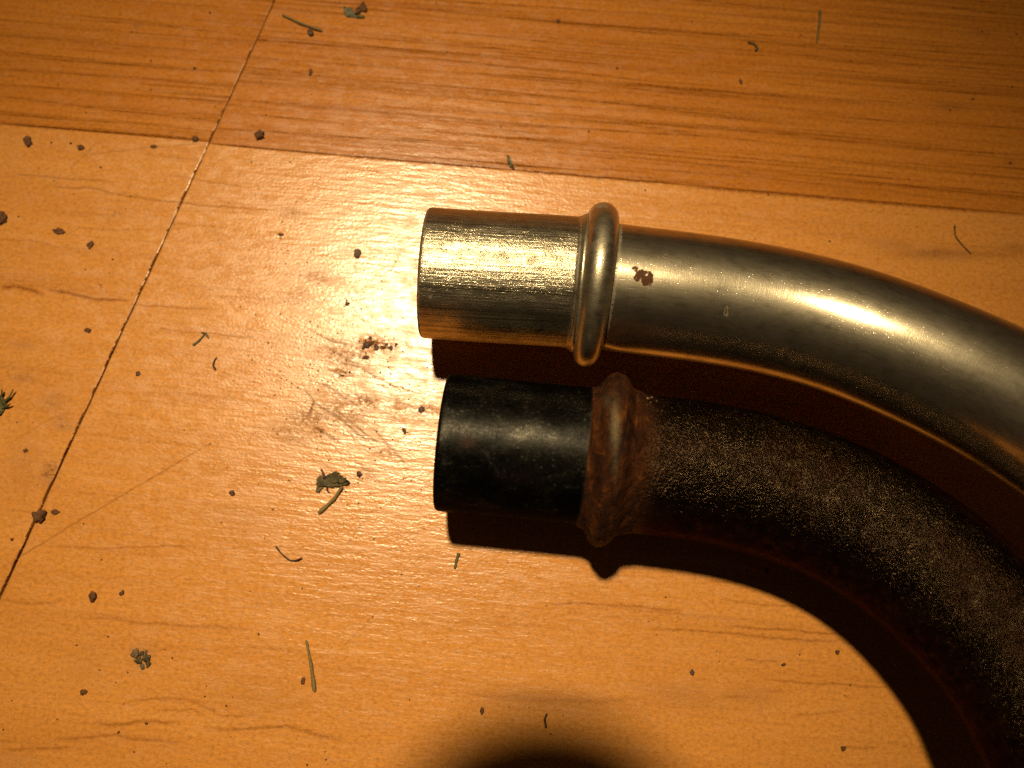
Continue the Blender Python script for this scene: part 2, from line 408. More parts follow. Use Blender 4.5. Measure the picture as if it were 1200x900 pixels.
ZU, ZL = 15.7, 15.9
up_pts = centre([(498, 320), (590, 326), (680, 332), (735, 339), (800, 347), (888, 361), (981, 384), (1070, 417), (1161, 459), (1246, 508), (1320, 560)], ZU, 62, 77)
lo_pts = centre([(518, 518), (600, 526), (678, 534), (742, 542), (824, 553), (902, 571), (991, 605), (1063, 649), (1103, 681), (1140, 716), (1188, 770), (1222, 822)], ZL, 57, 140)
UP = Path(finish_off(up_pts, .20)); LO = Path(finish_off(lo_pts, .12))
SU = np.linalg.norm(up_pts[2] - up_pts[0]) + 2.6         # where the bead sits along each tube
SL = np.linalg.norm(lo_pts[2] - lo_pts[0]) + 5.2

def steel(name, kind):
    g = N(name); c = g.at('tube_mm', 'Vector')
    along = g.noise(g.scale(c, (.035, 2.6, 2.6)), 1, 4, .65)          # drawing lines along the tube
    along2 = g.noise(g.scale(c, (.10, 6.0, 6.0)), 1, 2, .6)
    around = g.noise(g.scale(c, (5.5, .10, .10)), 1, 4, .65, .2)      # polishing lines round the tube
    spk = g.noise(g.scale(c, (3.4, 4.2, 4.2)), 1, 2, .6)
    big = g.noise(g.scale(c, (.10, .16, .16)), 1, 4, .6, .4)
    big2 = g.noise(g.scale(c, (.35, .5, .5), (9, 2, 4)), 1, 4, .6, .4)
    colr = g.ramp(big, [(.32, (.46, .40, .29)), (.52, (.58, .51, .38)), (.72, (.66, .59, .45))])
    tarn = g.mrange(big2, .52, .74, 0, .5)
    colr = g.mix(tarn, colr, (.15, .125, .08))
    if kind == 'end':
        h = g.math('ADD', g.math('MULTIPLY', along, .7), g.math('ADD', g.math('MULTIPLY', along2, .4), g.math('MULTIPLY', spk, g.mrange(big2, .35, .65, .25, 1.0))))
        nb = g.bump(h, .8, .000135); base_r = (.15, .22)
    elif kind == 'bead':
        h = g.math('ADD', g.math('MULTIPLY', around, .3), g.math('MULTIPLY', spk, .35))
        nb = g.bump(h, .6, .00016); base_r = (.14, .34)
    else:
        h = g.math('ADD', g.math('MULTIPLY', around, .55), g.math('ADD', g.math('MULTIPLY', spk, .55), g.math('MULTIPLY', along2, .15)))
        nicks = g.math('ADD', g.mrange(g.noise(g.scale(c, (1.6, .25, 5.0), (5, 1, 3)), 1, 2, .4), .68, .72), g.mrange(g.noise(g.scale(c, (.35, 5.5, 1.2), (2, 8, 3)), 1, 2, .4), .69, .73))
        h = g.math('SUBTRACT', h, g.math('MULTIPLY', nicks, .28))
        nb = g.bump(h, .5, .000036); base_r = (.16, .25)
    rust = g.at('rust')
    rn = g.noise(g.scale(c, (1.6, 1.6, 1.6)), 1, 4, .7)
    rm = g.mrange(g.math('MULTIPLY', rust, g.mrange(rn, .3, .55, .2, 1)), .22, .62)
    colr = g.mix(rm, colr, (.075, .026, .007))
    met = g.math('SUBTRACT', 1.0, g.math('MULTIPLY', rm, .9))
    ro = g.math('ADD', g.mrange(big2, .3, .7, *base_r), g.math('MULTIPLY', rm, .3))
    lines = g.noise(g.scale(c, (.03, 3.4, 3.4), (1, 4, 2)), 1, 3, .7) if kind == 'end' else g.noise(g.scale(c, (.25, 2.2, 2.2), (1, 4, 2)), 1, 4, .7)
    colr = g.mix(g.mrange(lines, .50, .66, 0, .55 if kind == 'end' else .25), colr, (.10, .085, .055))
    if kind == 'end':
        bands = g.noise(g.scale(c, (.012, .75, .75), (4, 1, 2)), 1, 3, .6)
        colr = g.mix(g.mrange(bands, .48, .60, 0, .55), colr, (.12, .10, .06))
    g.set(Base_Color=colr, Metallic=met, Roughness=ro, Normal=nb, Specular_IOR_Level=.12)
    b2 = g.n('ShaderNodeBsdfPrincipled'); b2.inputs['Specular IOR Level'].default_value = .12; g.put(b2.inputs['Base Color'], colr); g.put(b2.inputs['Metallic'], met); g.put(b2.inputs['Normal'], nb)
    g.put(b2.inputs['Roughness'], g.math('ADD', ro, .26))
    mx = g.n('ShaderNodeMixShader'); mx.inputs[0].default_value = .28 if kind == 'bend' else .5
    g.t.links.new(g.b.outputs[0], mx.inputs[1]); g.t.links.new(b2.outputs[0], mx.inputs[2])
    g.t.links.new(mx.outputs[0], g.t.nodes['Material Output'].inputs['Surface'])
    return g.m

def black_end():
    g = N('blackened_steel_polished'); c = g.at('tube_mm', 'Vector')
    around = g.noise(g.scale(c, (3.5, .14, .14)), 1, 4, .6)
    spk = g.noise(g.scale(c, (1.5, 2.0, 2.0)), 1, 4, .7)
    big = g.noise(g.scale(c, (.18, .26, .26), (3, 3, 1)), 1, 4, .6, .5)
    colr = g.ramp(big, [(.36, (.008, .0078, .007)), (.56, (.016, .015, .013)), (.72, (.045, .042, .034))])
    rub = g.mrange(spk, .60, .72, 0, .5)
    colr = g.mix(g.math('MULTIPLY', rub, g.mrange(big, .42, .62)), colr, (.34, .30, .22))
    rust = g.math('MULTIPLY', g.at('rust'), 1.0, clamp=True)
    colr = g.mix(rust, colr, (.045, .014, .005))
    nb = g.bump(g.math('ADD', g.math('MULTIPLY', around, .35), g.math('MULTIPLY', spk, .4)), .35, .00022)
    ro = g.math('ADD', g.mrange(spk, .35, .65, .30, .50), g.math('MULTIPLY', rust, .3))
    return g.set(Base_Color=colr, Specular_Tint=(.30, .27, .24), Metallic=g.math('SUBTRACT', .92, g.math('MULTIPLY', rust, .8)), Roughness=ro, Normal=nb)

def black_bend():
    g = N('blackened_steel_scaled'); c = g.at('tube_mm', 'Vector')
    v = g.noise(g.scale(c, (2.3, 2.3, 2.3)), 1, 2, .5, .2)
    spk = g.noise(g.scale(c, (4.5, 4.5, 4.5)), 1, 2, .6)
    big = g.noise(g.scale(c, (.09, .12, .12)), 1, 4, .6, .5)
    pat = g.noise(g.scale(c, (.5, .5, .5), (3, 8, 1)), 1, 5, .7, .4)
    colr = g.ramp(pat, [(.34, (.013, .008, .004)), (.54, (.030, .019, .011)), (.75, (.080, .052, .028))])
    colr = g.mix(g.mrange(big, .48, .70, 0, .6), colr, (.022, .008, .004))
    rust = g.math('MULTIPLY', g.at('rust'), g.mrange(pat, .3, .5, .4, 1), clamp=True)
    colr = g.mix(rust, colr, (.045, .014, .005))
    nb = g.bump(g.math('ADD', g.math('MULTIPLY', v, .75), g.math('MULTIPLY', spk, .35)), 1.0, .00038)
    met = g.math('SUBTRACT', .92, g.math('MULTIPLY', rust, .7))
    return g.set(Specular_IOR_Level=.15, Specular_Tint=(.40, .32, .24), Base_Color=colr, Metallic=met, Roughness=g.math('ADD', g.mrange(big, .3, .7, .17, .25), g.math('MULTIPLY', rust, .25)), Normal=nb)

def rusty():
    g = N('rusty_bead_metal'); c = g.at('tube_mm', 'Vector')
    a = g.noise(g.scale(c, (.55, .30, .30)), 1, 5, .65, .5)
    b = g.noise(g.scale(c, (1.8, 1.8, 1.8)), 1, 5, .75)
    colr = g.ramp(a, [(.30, (.013, .004, .002)), (.46, (.034, .010, .003)), (.60, (.075, .021, .004)), (.78, (.24, .080, .010))])
    colr = g.mix(g.mrange(b, .52, .70, 0, .75), colr, (.012, .005, .003))
    bare = g.math('MULTIPLY', g.at('worn'), g.mrange(b, .30, .62, 1.0, .35), clamp=True)
    colr = g.mix(bare, colr, (.42, .33, .20))
    nb = g.bump(g.math('ADD', g.math('MULTIPLY', b, 1.0), g.math('MULTIPLY', a, .6)), 1.0, .00065)
    return g.set(Base_Color=colr, Specular_IOR_Level=.14, Metallic=g.math('MULTIPLY', bare, .9), Roughness=g.math('SUBTRACT', .66, g.math('MULTIPLY', bare, .30)), Normal=nb)

def lin(a, b, st): return list(np.linspace(a, b, max(2, int(abs(b - a) / st))))
def end_profile(r, wall, length, lip):
    """inside wall out to the rolled lip, then along the outside to the bead"""
    p = [(s, r - wall) for s in lin(length, lip * 2, .8)]
    ri = r - wall
    p += [(lip * .6, ri + .04), (.12, ri + .22), (0, ri + .5), (0, r - lip * .75), (.10, r - lip * .42), (lip * .35, r - lip * .16), (lip * .8, r - .03), (lip * 1.4, r)]
    p += [(s, r) for s in lin(lip * 1.4 + .4, length, .35)]
    return p

def rust_at(P, spots):
    px, py = project(P.reshape(-1, 3)); out = np.zeros(px.size)
    # only the face the camera looks at
    for x, y, rx, ry, st in spots:
        out = np.maximum(out, st * np.exp(-((px - x) / rx) ** 2 - ((py - y) / ry) ** 2))
    return out

def near_s(s, seg, spans):
    a = np.zeros(len(s))
    for c, wd, st in spans: a = np.maximum(a, st * np.exp(-((s - c) / wd) ** 2))
    return np.repeat(a[:, None], seg, 1).ravel()

def base_of(path):
    Q, *_ = path.frame([SU]); return Vector((Q[0][0] * MM, Q[0][1] * MM, 0))

# --- bright tube
bright = empty('steel_tube', base_of(UP))
INV = lambda root: Matrix.Translation(-root.location)
tag(bright, 'shiny bare steel bent tube with smooth round bead, beside the blackened one', 'tube', 'bent steel tubes on the floor')
def part(name, me, mat, root):
    o = link(name, me, mat, root); o.matrix_parent_inverse = INV(root); return o

RU = 12.45
me, P, s, an = sweep(UP, end_profile(RU, 1.5, SU, .8), 160)
attr(me, 'rust', np.maximum(near_s(s, 160, [(SU - 3.6, .5, .55), (.1, .35, .9)]), .8 * rust_at(P, [(506, 328, 5, 5, .6), (504, 348, 4, 6, .5), (585, 247, 4, 3, 1), (560, 392, 10, 4, .4)])))
part('tube_end', me, steel('bright_steel_drawn', 'end'), bright)

prof = [(SU - 4.6, RU - .25), (SU - 4.2, RU + .02), (SU - 3.7, RU + .22), (SU - 3.4, RU + .36), (SU - 3.2, RU + .54), (SU - 3.05, RU + .64), (SU - 2.9, RU + .68), (SU - 2.75, RU + .66)]
for t in np.linspace(math.radians(171), math.radians(0), 26):
    prof.append((SU + .1 + 2.75 * math.cos(t), RU + .25 + 2.9 * math.sin(t)))
prof += [(SU + 2.95, RU - .1), (SU + 3.1, RU - .7)]
me, P, s, an = sweep(UP, prof, 160)
attr(me, 'rust', np.maximum(near_s(s, 160, [(SU - 2.65, .16, .7), (SU + 2.9, .35, .6), (SU - 3.8, .3, .4)]), rust_at(P, [(690, 432, 8, 6, .6), (704, 241, 12, 4, .5)])))
part('bead', me, steel('bright_steel_bead', 'bead'), bright)

RB = 12.05
prof = [(x, RB) for x in lin(SU, UP.L, .45)] + [(UP.L, RB - 1.4)] + [(x, RB - 1.4) for x in lin(UP.L - .5, SU, 2)]
me, P, s, an = sweep(UP, prof, 144)
attr(me, 'rust', np.maximum(near_s(s, 144, [(SU + 3.1, .6, .55)]), rust_at(P, [(752, 320, 6, 4, 2), (757, 329, 4, 5, 3), (747, 326, 4, 3, 2.5), (744, 315, 5, 4, 1), (762, 327, 3, 8, 2.2), (851, 365, 2, 7, 1.0), (780, 300, 3, 3, .8), (905, 322, 3, 2, 1), (1005, 388, 4, 2, .8), (1140, 550, 30, 20, .5), (1060, 495, 26, 12, .3)])))
part('bent_pipe', me, steel('bright_steel_polished', 'bend'), bright)

# --- black tube
black = empty('steel_tube', (Vector(lo_pts[2] * MM).x, Vector(lo_pts[2] * MM).y, 0))
tag(black, 'blackened steel bent tube with crusty rusted bead, nearer the bottom of the photo', 'tube', 'bent steel tubes on the floor')
RL = 12.6
me, P, s, an = sweep(LO, end_profile(RL, 1.5, SL, .85), 160)
attr(me, 'rust', np.maximum(near_s(s, 160, [(SL - 4.0, .35, .5), (0, .15, .3)]), rust_at(P, [(548, 520, 8, 6, .35), (610, 560, 30, 8, .15)])))
part('tube_end', me, black_end(), black)

prof = [(SL + x, RL + h) for x, h in [(-4.3, -.15), (-4.1, .12), (-3.7, .25), (-3.2, .38), (-2.8, .6), (-2.4, 1.2), (-2.0, 1.85), (-1.5, 2.5), (-1.0, 2.9), (-.4, 3.15), (.2, 3.22), (.8, 3.15), (1.4, 2.9), (1.9, 2.5), (2.4, 1.85), (2.8, 1.2), (3.2, .75), (3.8, .5), (4.6, .42), (5.4, .25), (6.0, -.1), (6.5, -.6)]]
pa = np.array(prof); ss = np.linspace(pa[0, 0], pa[-1, 0], 80); prof = list(zip(ss, np.interp(ss, pa[:, 0], pa[:, 1])))
def lumpy(s, a):
    x, y, z = s, 12 * np.cos(a), 12 * np.sin(a)
    k = np.clip((s - ss[0]) / 1.2, 0, 1) * np.clip((ss[-1] - s) / 1.2, 0, 1)
    d = k * (.32 * vnoise(x, y, z, .35, 4) + .28 * vnoise(x, y, z, .9, 8) + .20 * vnoise(x, y, z, 2.1, 2))
    return np.minimum(d, .22)
me, P, s, an = sweep(LO, prof, 200, lumpy)
attr(me, 'worn', np.maximum(rust_at(P, [(721, 500, 5, 24, 1.0), (721, 540, 4, 18, .25), (712, 470, 5, 10, .25)]), 0)); attr(me, 'rust', np.zeros(len(me.vertices)))
part('bead', me, rusty(), black)

RD = 12.75
pr = [(x, RD) for x in lin(SL, LO.L, .45)]
prof = pr + [(LO.L, RD - 1.4)] + [(x, RD - 1.4) for x in lin(LO.L - .5, SL, 2)]
def crust(s, a):
    x, y, z = s, 12 * np.cos(a), 12 * np.sin(a)
    k = np.exp(-np.clip(s - SL - 4, 0, 99) / 5) * (s > SL)
    d = .05 * vnoise(x, y, z, .5, 1) + k * .22 * vnoise(x, y, z, 1.3, 3)
    d[len(pr):] = 0
    return d
me, P, s, an = sweep(LO, prof, 144, crust)
attr(me, 'rust', np.maximum(near_s(s, 144, [(SL + 4.5, 2.6, .9)]), rust_at(P, [(760, 600, 20, 14, .3)])))
part('bent_pipe', me, black_bend(), black)

# weld spatter on the black tube beside its bead
sp = N('spatter_metal'); spm = sp.set(Base_Color=(.16, .085, .035), Metallic=.5, Roughness=.45)
Qb, Tb, n1b, n2b = LO.frame([SL + 6.2])
def ico(seed, sx, sy, sz, rough=.25, sub=2, fr=1.3):
    bm = bmesh.new(); bmesh.ops.create_icosphere(bm, subdivisions=sub, radius=1)
    for v in bm.verts:
        k = 1 + rough * 1.6 * mnoise.noise(v.co * fr + Vector((seed * 3.7, seed, 0))) + rough * .7 * mnoise.noise(v.co * fr * 2.6 + Vector((0, seed * 5.1, 0)))
        v.co *= k
        v.co = Vector((v.co.x * sx, v.co.y * sy, v.co.z * sz))
    return bm
SGN = 1.0 if n2b[0][1] > 0 else -1.0
for i, (ds, ang, r) in enumerate([(0, .98, .42), (.7, 1.04, .30), (-.6, 1.02, .32), (1.5, .92, .20), (.4, .86, .18), (-.3, .78, .16), (2.4, .7, .15)]):
    Q, T, a, b = LO.frame([SL + 5.6 + ds])
    p = Q[0] + (RD + .05) * (math.cos(ang) * a[0] + math.sin(ang) * SGN * b[0])
    bm = ico(40 + i, r * MM, r * MM * .8, r * MM * .7, .3)
    me = bpy.data.meshes.new('spatter'); bm.to_mesh(me); bm.free()
    attr(me, 'rust', np.zeros(len(me.vertices)))
    o = part('spatter', me, spm, black); o.location = Vector(p) * MM

# ------------------------------------------------------------------ litter on the floor
def soil(name, a, b, rough=.85):
    g = N(name); tc = g.n('ShaderNodeTexCoord').outputs['Object']
    n = g.noise(tc, 1800, 4, .7)
    return g.set(Base_Color=g.ramp(n, [(.35, a), (.65, b)]), Roughness=rough, Normal=g.bump(n, .7, .0002))
M_SOIL = soil('dry_soil', (.055, .020, .006), (.17, .066, .020))
M_GRIT = soil('grey_grit', (.075, .050, .028), (.20, .14, .080))
M_BROWN = soil('brown_seed', (.040, .010, .004), (.09, .030, .010), .5)
M_LEAF = soil('dark_green_leaf', (.016, .016, .003), (.10, .085, .008), .45)
M_MOSS = soil('dull_moss', (.008, .005, .002), (.12, .085, .020), .7)
M_STRAW = soil('tan_straw', (.13, .085, .022), (.22, .15, .045), .6)
M_GRASS = soil('green_grass', (.050, .050, .010), (.13, .11, .026), .6)
M_HAIR = soil('dark_fibre', (.020, .008, .003), (.045, .018, .007), .5)

PXM = .150     # millimetres of floor to a photo pixel, mid picture
def crumb(px, py, wx, wy, label, rot=0, h=.6, mat=None, name='soil_crumb', cat='crumb', group='dry soil crumbs on the floor', seed=None, rough=.34):
    seed = seed if seed is not None else px * .13 + py * .07
    sx, sy = wx * PXM * .5 * MM, wy * PXM * .5 * MM; sz = min(sx, sy) * h * .6
    bm = ico(seed, sx, sy, sz, rough, 3, 1.5)
    lo = min(v.co.z for v in bm.verts)
    for v in bm.verts: v.co.z -= lo + .12 * sz; v.co.z = max(v.co.z, 0)
    me = bpy.data.meshes.new(name); bm.to_mesh(me); bm.free()
    p = floor_pt(px, py, .0)
    o = link(name, me, mat or M_SOIL, None, p); o.rotation_euler = (0, 0, math.radians(rot))
    return tag(o, label, cat, group)

def strand_mesh(pts, r0, r1, lift=0.0, seg=8, n=26, flat=1.0):
    """tapered stem through points (mm, local)"""
    P = np.array(pts, float); d = np.concatenate([[0], np.cumsum(np.linalg.norm(np.diff(P, axis=0), axis=1))])
    t = np.linspace(0, d[-1], n); Q = np.stack([np.interp(t, d, P[:, i]) for i in range(3)], -1)
    for _ in range(4): Q[1:-1] = .25 * Q[:-2] + .5 * Q[1:-1] + .25 * Q[2:]
    T = np.gradient(Q, axis=0); T /= np.linalg.norm(T, axis=1)[:, None]
    up = np.array([0, 0, 1.]); b = np.cross(up, T); b /= np.linalg.norm(b, axis=1)[:, None]; a = np.cross(T, b)
    k = t / t[-1]; R = (r0 + (r1 - r0) * k) * (1 + .12 * np.sin(k * 17))
    R[0] *= .4; R[-1] *= .4
    an = np.arange(seg) * 2 * math.pi / seg
    V = Q[:, None] + (R[:, None] * np.cos(an))[..., None] * a[:, None] * flat + (R[:, None] * np.sin(an))[..., None] * b[:, None]
    idx = np.arange(n * seg).reshape(n, seg); nx = np.roll(idx, -1, 1)
    q = np.stack([idx[:-1], idx[1:], nx[1:], nx[:-1]], -1).reshape(-1, 4)
    return mesh_np('strand', V.reshape(-1, 3) * MM, q)

def strand(name, pts, r0, r1, mat, label, cat, lift=None, flat=1.0, parent=None, group=None):
    W = [floor_pt(*p) for p in pts]; o0 = W[0]
    lift = lift or [0] * len(pts)
    rm = max(r0, r1)
    L = [((p - o0) / MM) + Vector((0, 0, rm * flat * .9 + lift[i])) for i, p in enumerate(W)]
    o = link(name, strand_mesh([tuple(v) for v in L], r0, r1, flat=flat), mat, None, o0)
    if parent:
        o.parent = parent; o.matrix_parent_inverse = INV(parent); return o
    return tag(o, label, cat, group)

def flake_mesh(outline, thick, curl, seed, nr=7):
    """a torn piece of leaf: outline (mm), thin but solid, curled and creased"""
    O = np.array(outline, float); c = O.mean(0); m = 40
    d = np.concatenate([[0], np.cumsum(np.linalg.norm(np.diff(np.vstack([O, O[:1]]), axis=0), axis=1))])
    t = np.linspace(0, d[-1], m, endpoint=False); OO = np.vstack([O, O[:1]])
    B = np.stack([np.interp(t, d, OO[:, i]) for i in range(2)], -1)
    rr = np.random.default_rng(seed); B += rr.normal(0, .03, B.shape) * np.ptp(O, axis=0)
    V = [c]; 
    for k in range(1, nr + 1): V += list(c + (B - c) * k / nr)
    V = np.array(V); ext = np.ptp(O, axis=0).max()
    rel = (V - c) / ext
    z = curl * ext * (rel ** 2).sum(1) + .05 * ext * np.array([mnoise.noise((x * 3.1 + seed, y * 3.1, seed)) for x, y in rel])
    z = z - z.min()
    n = len(V); F = []
    top = np.column_stack([V, z + thick]); bot = np.column_stack([V, z])
    for j in range(m):
        j2 = (j + 1) % m
        F.append((0, 1 + j, 1 + j2)); F.append((n, n + 1 + j2, n + 1 + j))
        for k in range(nr - 1):
            a, b2, c2, d2 = 1 + k * m + j, 1 + k * m + j2, 1 + (k + 1) * m + j2, 1 + (k + 1) * m + j
            F.append((a, d2, c2, b2)); F.append((n + a, n + b2, n + c2, n + d2))
        e, e2 = 1 + (nr - 1) * m + j, 1 + (nr - 1) * m + j2
        F.append((e, n + e, n + e2, e2))
    me = bpy.data.meshes.new('flake'); me.from_pydata([tuple(v * MM) for v in np.vstack([top, bot])], [], F)
    return me

def flake(name, outline_px, mat, label=None, cat=None, curl=.25, thick=.12, seed=1, parent=None, lift=0, group=None):
    W = [floor_pt(*p) for p in outline_px]; c = sum(W, Vector()) / len(W)
    me = flake_mesh([((p - c) / MM).xy for p in W], thick, curl, seed)
    o = link(name, me, mat, None, c + Vector((0, 0, lift * MM)))
    if parent:
        o.parent = parent; o.matrix_parent_inverse = INV(parent); return o
    return tag(o, label, cat, group)

# green leaf scrap with a dark torn tip
root = empty('leaf_scrap', floor_pt(416, 15)); tag(root, 'green folded leaf scrap with a dark tip at the top edge', 'leaf')
flake('leaf_blade', [(402, 15), (405, 10), (412, 10), (416, 16), (424, 18), (429, 21), (424, 22), (414, 21), (406, 20)], M_LEAF, curl=.3, seed=3, parent=root)
flake('leaf_tip', [(416, 15), (420, 9), (427, 4), (431, 10), (429, 14), (423, 14), (419, 18)], M_SOIL, curl=.5, seed=5, parent=root, lift=.25)
strand('straw', [(331, 18), (352, 28), (378, 37)], .24, .34, M_STRAW, 'tan stem fragment beside the joint at the top of the floor', 'straw')
crumb(364, 39, 11, 9, 'dark brown oval seed against the tan stem near the top edge', -60, .8, M_BROWN, 'seed', 'seed', None, rough=.1)
strand('grass_snippet', [(961, 12), (960, 28), (957, 51)], .30, .18, M_GRASS, 'thin green grass blade on the orange board at the upper right', 'grass', flat=.5)
strand('grass_snippet', [(359, 750), (365, 780), (369, 811)], .20, .42, M_STRAW, 'straight straw-green grass blade at the lower left, right of the moss tuft', 'grass', flat=.6)
strand('grass_snippet', [(538, 648), (535, 657), (533, 667)], .34, .22, M_GRASS, 'short green grass snippet at the edge of the black tube end shadow', 'grass', flat=.6)
flake('leaf_flake', [(594, 182), (597, 184), (601, 193), (603, 199), (598, 197), (594, 190)], M_LEAF, 'small dark green pointed leaf flake above the bright tube end', 'leaf', curl=.4, seed=8)
# moss sprig leaving the left edge
root = empty('moss_sprig', floor_pt(4, 476)); tag(root, 'dark green moss sprig reaching in at the left edge', 'moss')
flake('frond', [(-14, 470), (-2, 463), (6, 466), (9, 474), (5, 482), (-4, 490), (-14, 492)], M_LEAF, curl=.4, seed=11, parent=root)
for a_, b_ in (((4, 474), (19, 457)), ((3, 478), (16, 474)), ((2, 466), (5, 457)), ((0, 482), (-6, 494))):
    strand('frond', [a_, ((a_[0] + b_[0]) / 2 + 1, (a_[1] + b_[1]) / 2 + 1), b_], .36, .12, M_LEAF, None, None, [0.2, .5, .9], .5, root)
# dead curled leaf clump with its stalk
root = empty('dead_leaf', floor_pt(390, 566)); tag(root, 'dark crumpled dead leaf with a stalk, left of the black tube', 'leaf')
flake('leaf_blade', [(378, 560), (385, 556), (395, 554), (402, 560), (411, 564), (408, 568), (400, 570), (390, 571), (380, 570), (373, 571), (371, 563)], M_MOSS, curl=.28, seed=21, parent=root, thick=.3)
flake('leaf_blade', [(386, 557), (394, 553), (401, 558), (409, 564), (401, 567), (390, 566)], M_MOSS, curl=.5, seed=22, parent=root, lift=.35, thick=.3)
flake('leaf_blade', [(371, 562), (376, 557), (380, 560), (378, 572), (374, 578), (370, 576), (373, 568)], M_GRIT, curl=.4, seed=25, parent=root, lift=.1, thick=.25)
strand('stalk', [(402, 570), (392, 585), (380, 596), (373, 602)], .30, .42, M_STRAW, None, None, [.3, .1, 0, 0], .8, root)
strand('stalk', [(381, 561), (379, 554), (377, 550)], .3, .14, M_BROWN, None, None, [.3, .5, .4], .8, root)
strand('stalk', [(383, 569), (384, 576), (387, 577)], .26, .12, M_BROWN, None, None, [.1, 0, 0], .8, root)
# green snippets and fibres
root = empty('grass_sprig', floor_pt(235, 398)); tag(root, 'tiny yellow-green forked sprig right of the joint, mid left', 'sprig')
for p in ([(226, 405), (233, 400), (241, 391)], [(241, 391), (245, 397)], [(241, 391), (236, 390)]):
    if len(p) == 2: p = [p[0], ((p[0][0] + p[1][0]) / 2, (p[0][1] + p[1][1]) / 2), p[1]]
    strand('stalk', p, .28, .13, M_GRASS, None, None, None, .7, root)
strand('twig', [(254, 419), (251, 424), (250, 429), (253, 434)], .13, .22, M_HAIR, 'short dark hooked twig right of the joint below the forked sprig', 'twig')
strand('fibre', [(323, 640), (331, 650), (340, 657), (349, 657), (355, 653)], .17, .13, M_HAIR, 'dark curved fibre lying below the dead leaf, lower left', 'fibre', [0, .1, .2, .3, .5])
strand('fibre', [(1118, 264), (1119, 277), (1128, 288), (1138, 298)], .12, .12, M_HAIR, 'thin bent dark fibre above the bright tube at the right edge', 'fibre', [.3, 0, 0, 0])
strand('fibre', [(876, 50), (884, 52), (888, 58), (884, 60)], .20, .24, M_MOSS, 'short curled brown-green fibre on the orange board, upper right', 'fibre')
strand('fibre', [(641, 836), (638, 843), (640, 853)], .18, .22, M_HAIR, 'short dark fibre at the tip of the round shadow, bottom edge', 'fibre')
# crumbs one can pick out
crumb(33, 166, 10, 17, 'long dark soil crumb just below the board edge at far left', 25, .5)
crumb(95, 173, 9, 8, 'small pointed crumb right of the long one, upper left', 10)
crumb(229, 163, 8, 9, 'small dark crumb just left of where the two joints cross', 0)
crumb(69, 271, 16, 8, 'flat brown crumb lying lengthwise left of the joint, upper left', -8, .4)
crumb(106, 287, 7, 11, 'slanted narrow crumb right of the flat lengthwise one', -30, .5)
crumb(2, 256, 15, 18, 'brown crumb cut by the left edge, upper half', 30, .4)
crumb(180, 172, 9, 5, 'thin flat crumb on the board edge left of the joint crossing', -6, .4)
root = crumb(305, 159, 11, 12, 'knobbly dark crumb right of the joint, on the board edge', 0, .7, rough=.55)
crumb(419, 297, 10, 13, 'grey-brown grit stone left of the bright tube end', 0, .8, M_GRIT, 'grit_stone', 'stone', None, rough=.2)
crumb(421, 556, 7, 7, 'tiny reddish crumb right of the dead leaf', 0, .7, M_BROWN, group='dry soil crumbs on the floor')
crumb(47, 605, 17, 17, 'large dark triangular crumb sitting on the joint, lower left', 15, .5, rough=.4, seed=5)
crumb(65, 600, 10, 6, 'small crumb just right of the large triangular one', 0, .5)
crumb(109, 699, 9, 12, 'round dark crumb left of its small twin, lower left', 0, .8)
crumb(143, 695, 5, 7, 'small oval crumb right of a bigger round one, lower left', -20, .7)
crumb(98, 811, 8, 7, 'lone dark crumb near the bottom left corner', 10)
crumb(355, 798, 5, 9, 'small upright crumb touching the straw-green grass blade', 0)
crumb(103, 387, 9, 6, 'small brown crumb left of the joint, mid left', -15, .5)
crumb(162, 438, 6, 6, 'small reddish crumb right of the joint, mid left', 0, .5, M_BROWN)
crumb(272, 578, 7, 7, 'lone reddish crumb on the bare board, left centre', 0, .6, M_BROWN)
crumb(364, 85, 5, 10, 'narrow dark crumb on the orange board right of the joint', 0, .4)
crumb(654, 25, 6, 6, 'small dark crumb on the orange board at top centre', 0, .5)
crumb(868, 96, 4, 8, 'tiny upright crumb on the orange board, upper right', 15, .5)
crumb(565, 833, 5, 9, 'small dark crumb left of the round shadow, bottom edge', 0, .4)
crumb(474, 505, 5, 9, 'small dark crumb close to the black tube end', 20, .5)
crumb(494, 480, 9, 7, 'rust-brown crumb between the two tube ends, left of them', 30, .5, M_BROWN)
crumb(429, 419, 8, 5, 'dark flat crumb under the dust smear, left of the tubes', 0, .5)
crumb(407, 356, 6, 5, 'upper of two tiny crumbs left of the bright tube', 0, .6, M_BROWN)
crumb(30, 528, 6, 5, 'small dark crumb left of the joint, above the triangular one', 0, .5)
crumb(981, 764, 5, 5, 'dark round crumb inside the bend of the black tube', 0, .7)
crumb(988, 877, 6, 6, 'lowest dark crumb inside the bend of the black tube', 0, .6)
crumb(918, 779, 5, 4, 'brown crumb left of the round one inside the bend', 0, .6, M_BROWN)
crumb(811, 788, 5, 7, 'faint upright crumb below the black tube, lower centre', 0, .4, M_BROWN)
crumb(899, 669, 5, 4, 'tiny crumb at the edge of the black tube shadow', 0, .6)
crumb(329, 275, 8, 4, 'thin dark chip left of the grit stone', -8, .5)
# moss tuft of loose bits
root = empty('moss_tuft', floor_pt(166, 771)); tag(root, 'dusty dark moss tuft of loose bits, lower left', 'moss')
for i, (x, y, a_, b_) in enumerate([(159, 765, 9, 11), (163, 774, 8, 10), (172, 771, 8, 9), (167, 781, 7, 5), (174, 778, 6, 8), (166, 766, 6, 5), (171, 764, 5, 4)]):
    o = crumb(x, y, a_, b_, None, i * 40, .45, M_MOSS if i % 3 else M_GRIT, 'tuft_bit', None, None, rough=.5)
    o.parent = root; o.matrix_parent_inverse = INV(root)
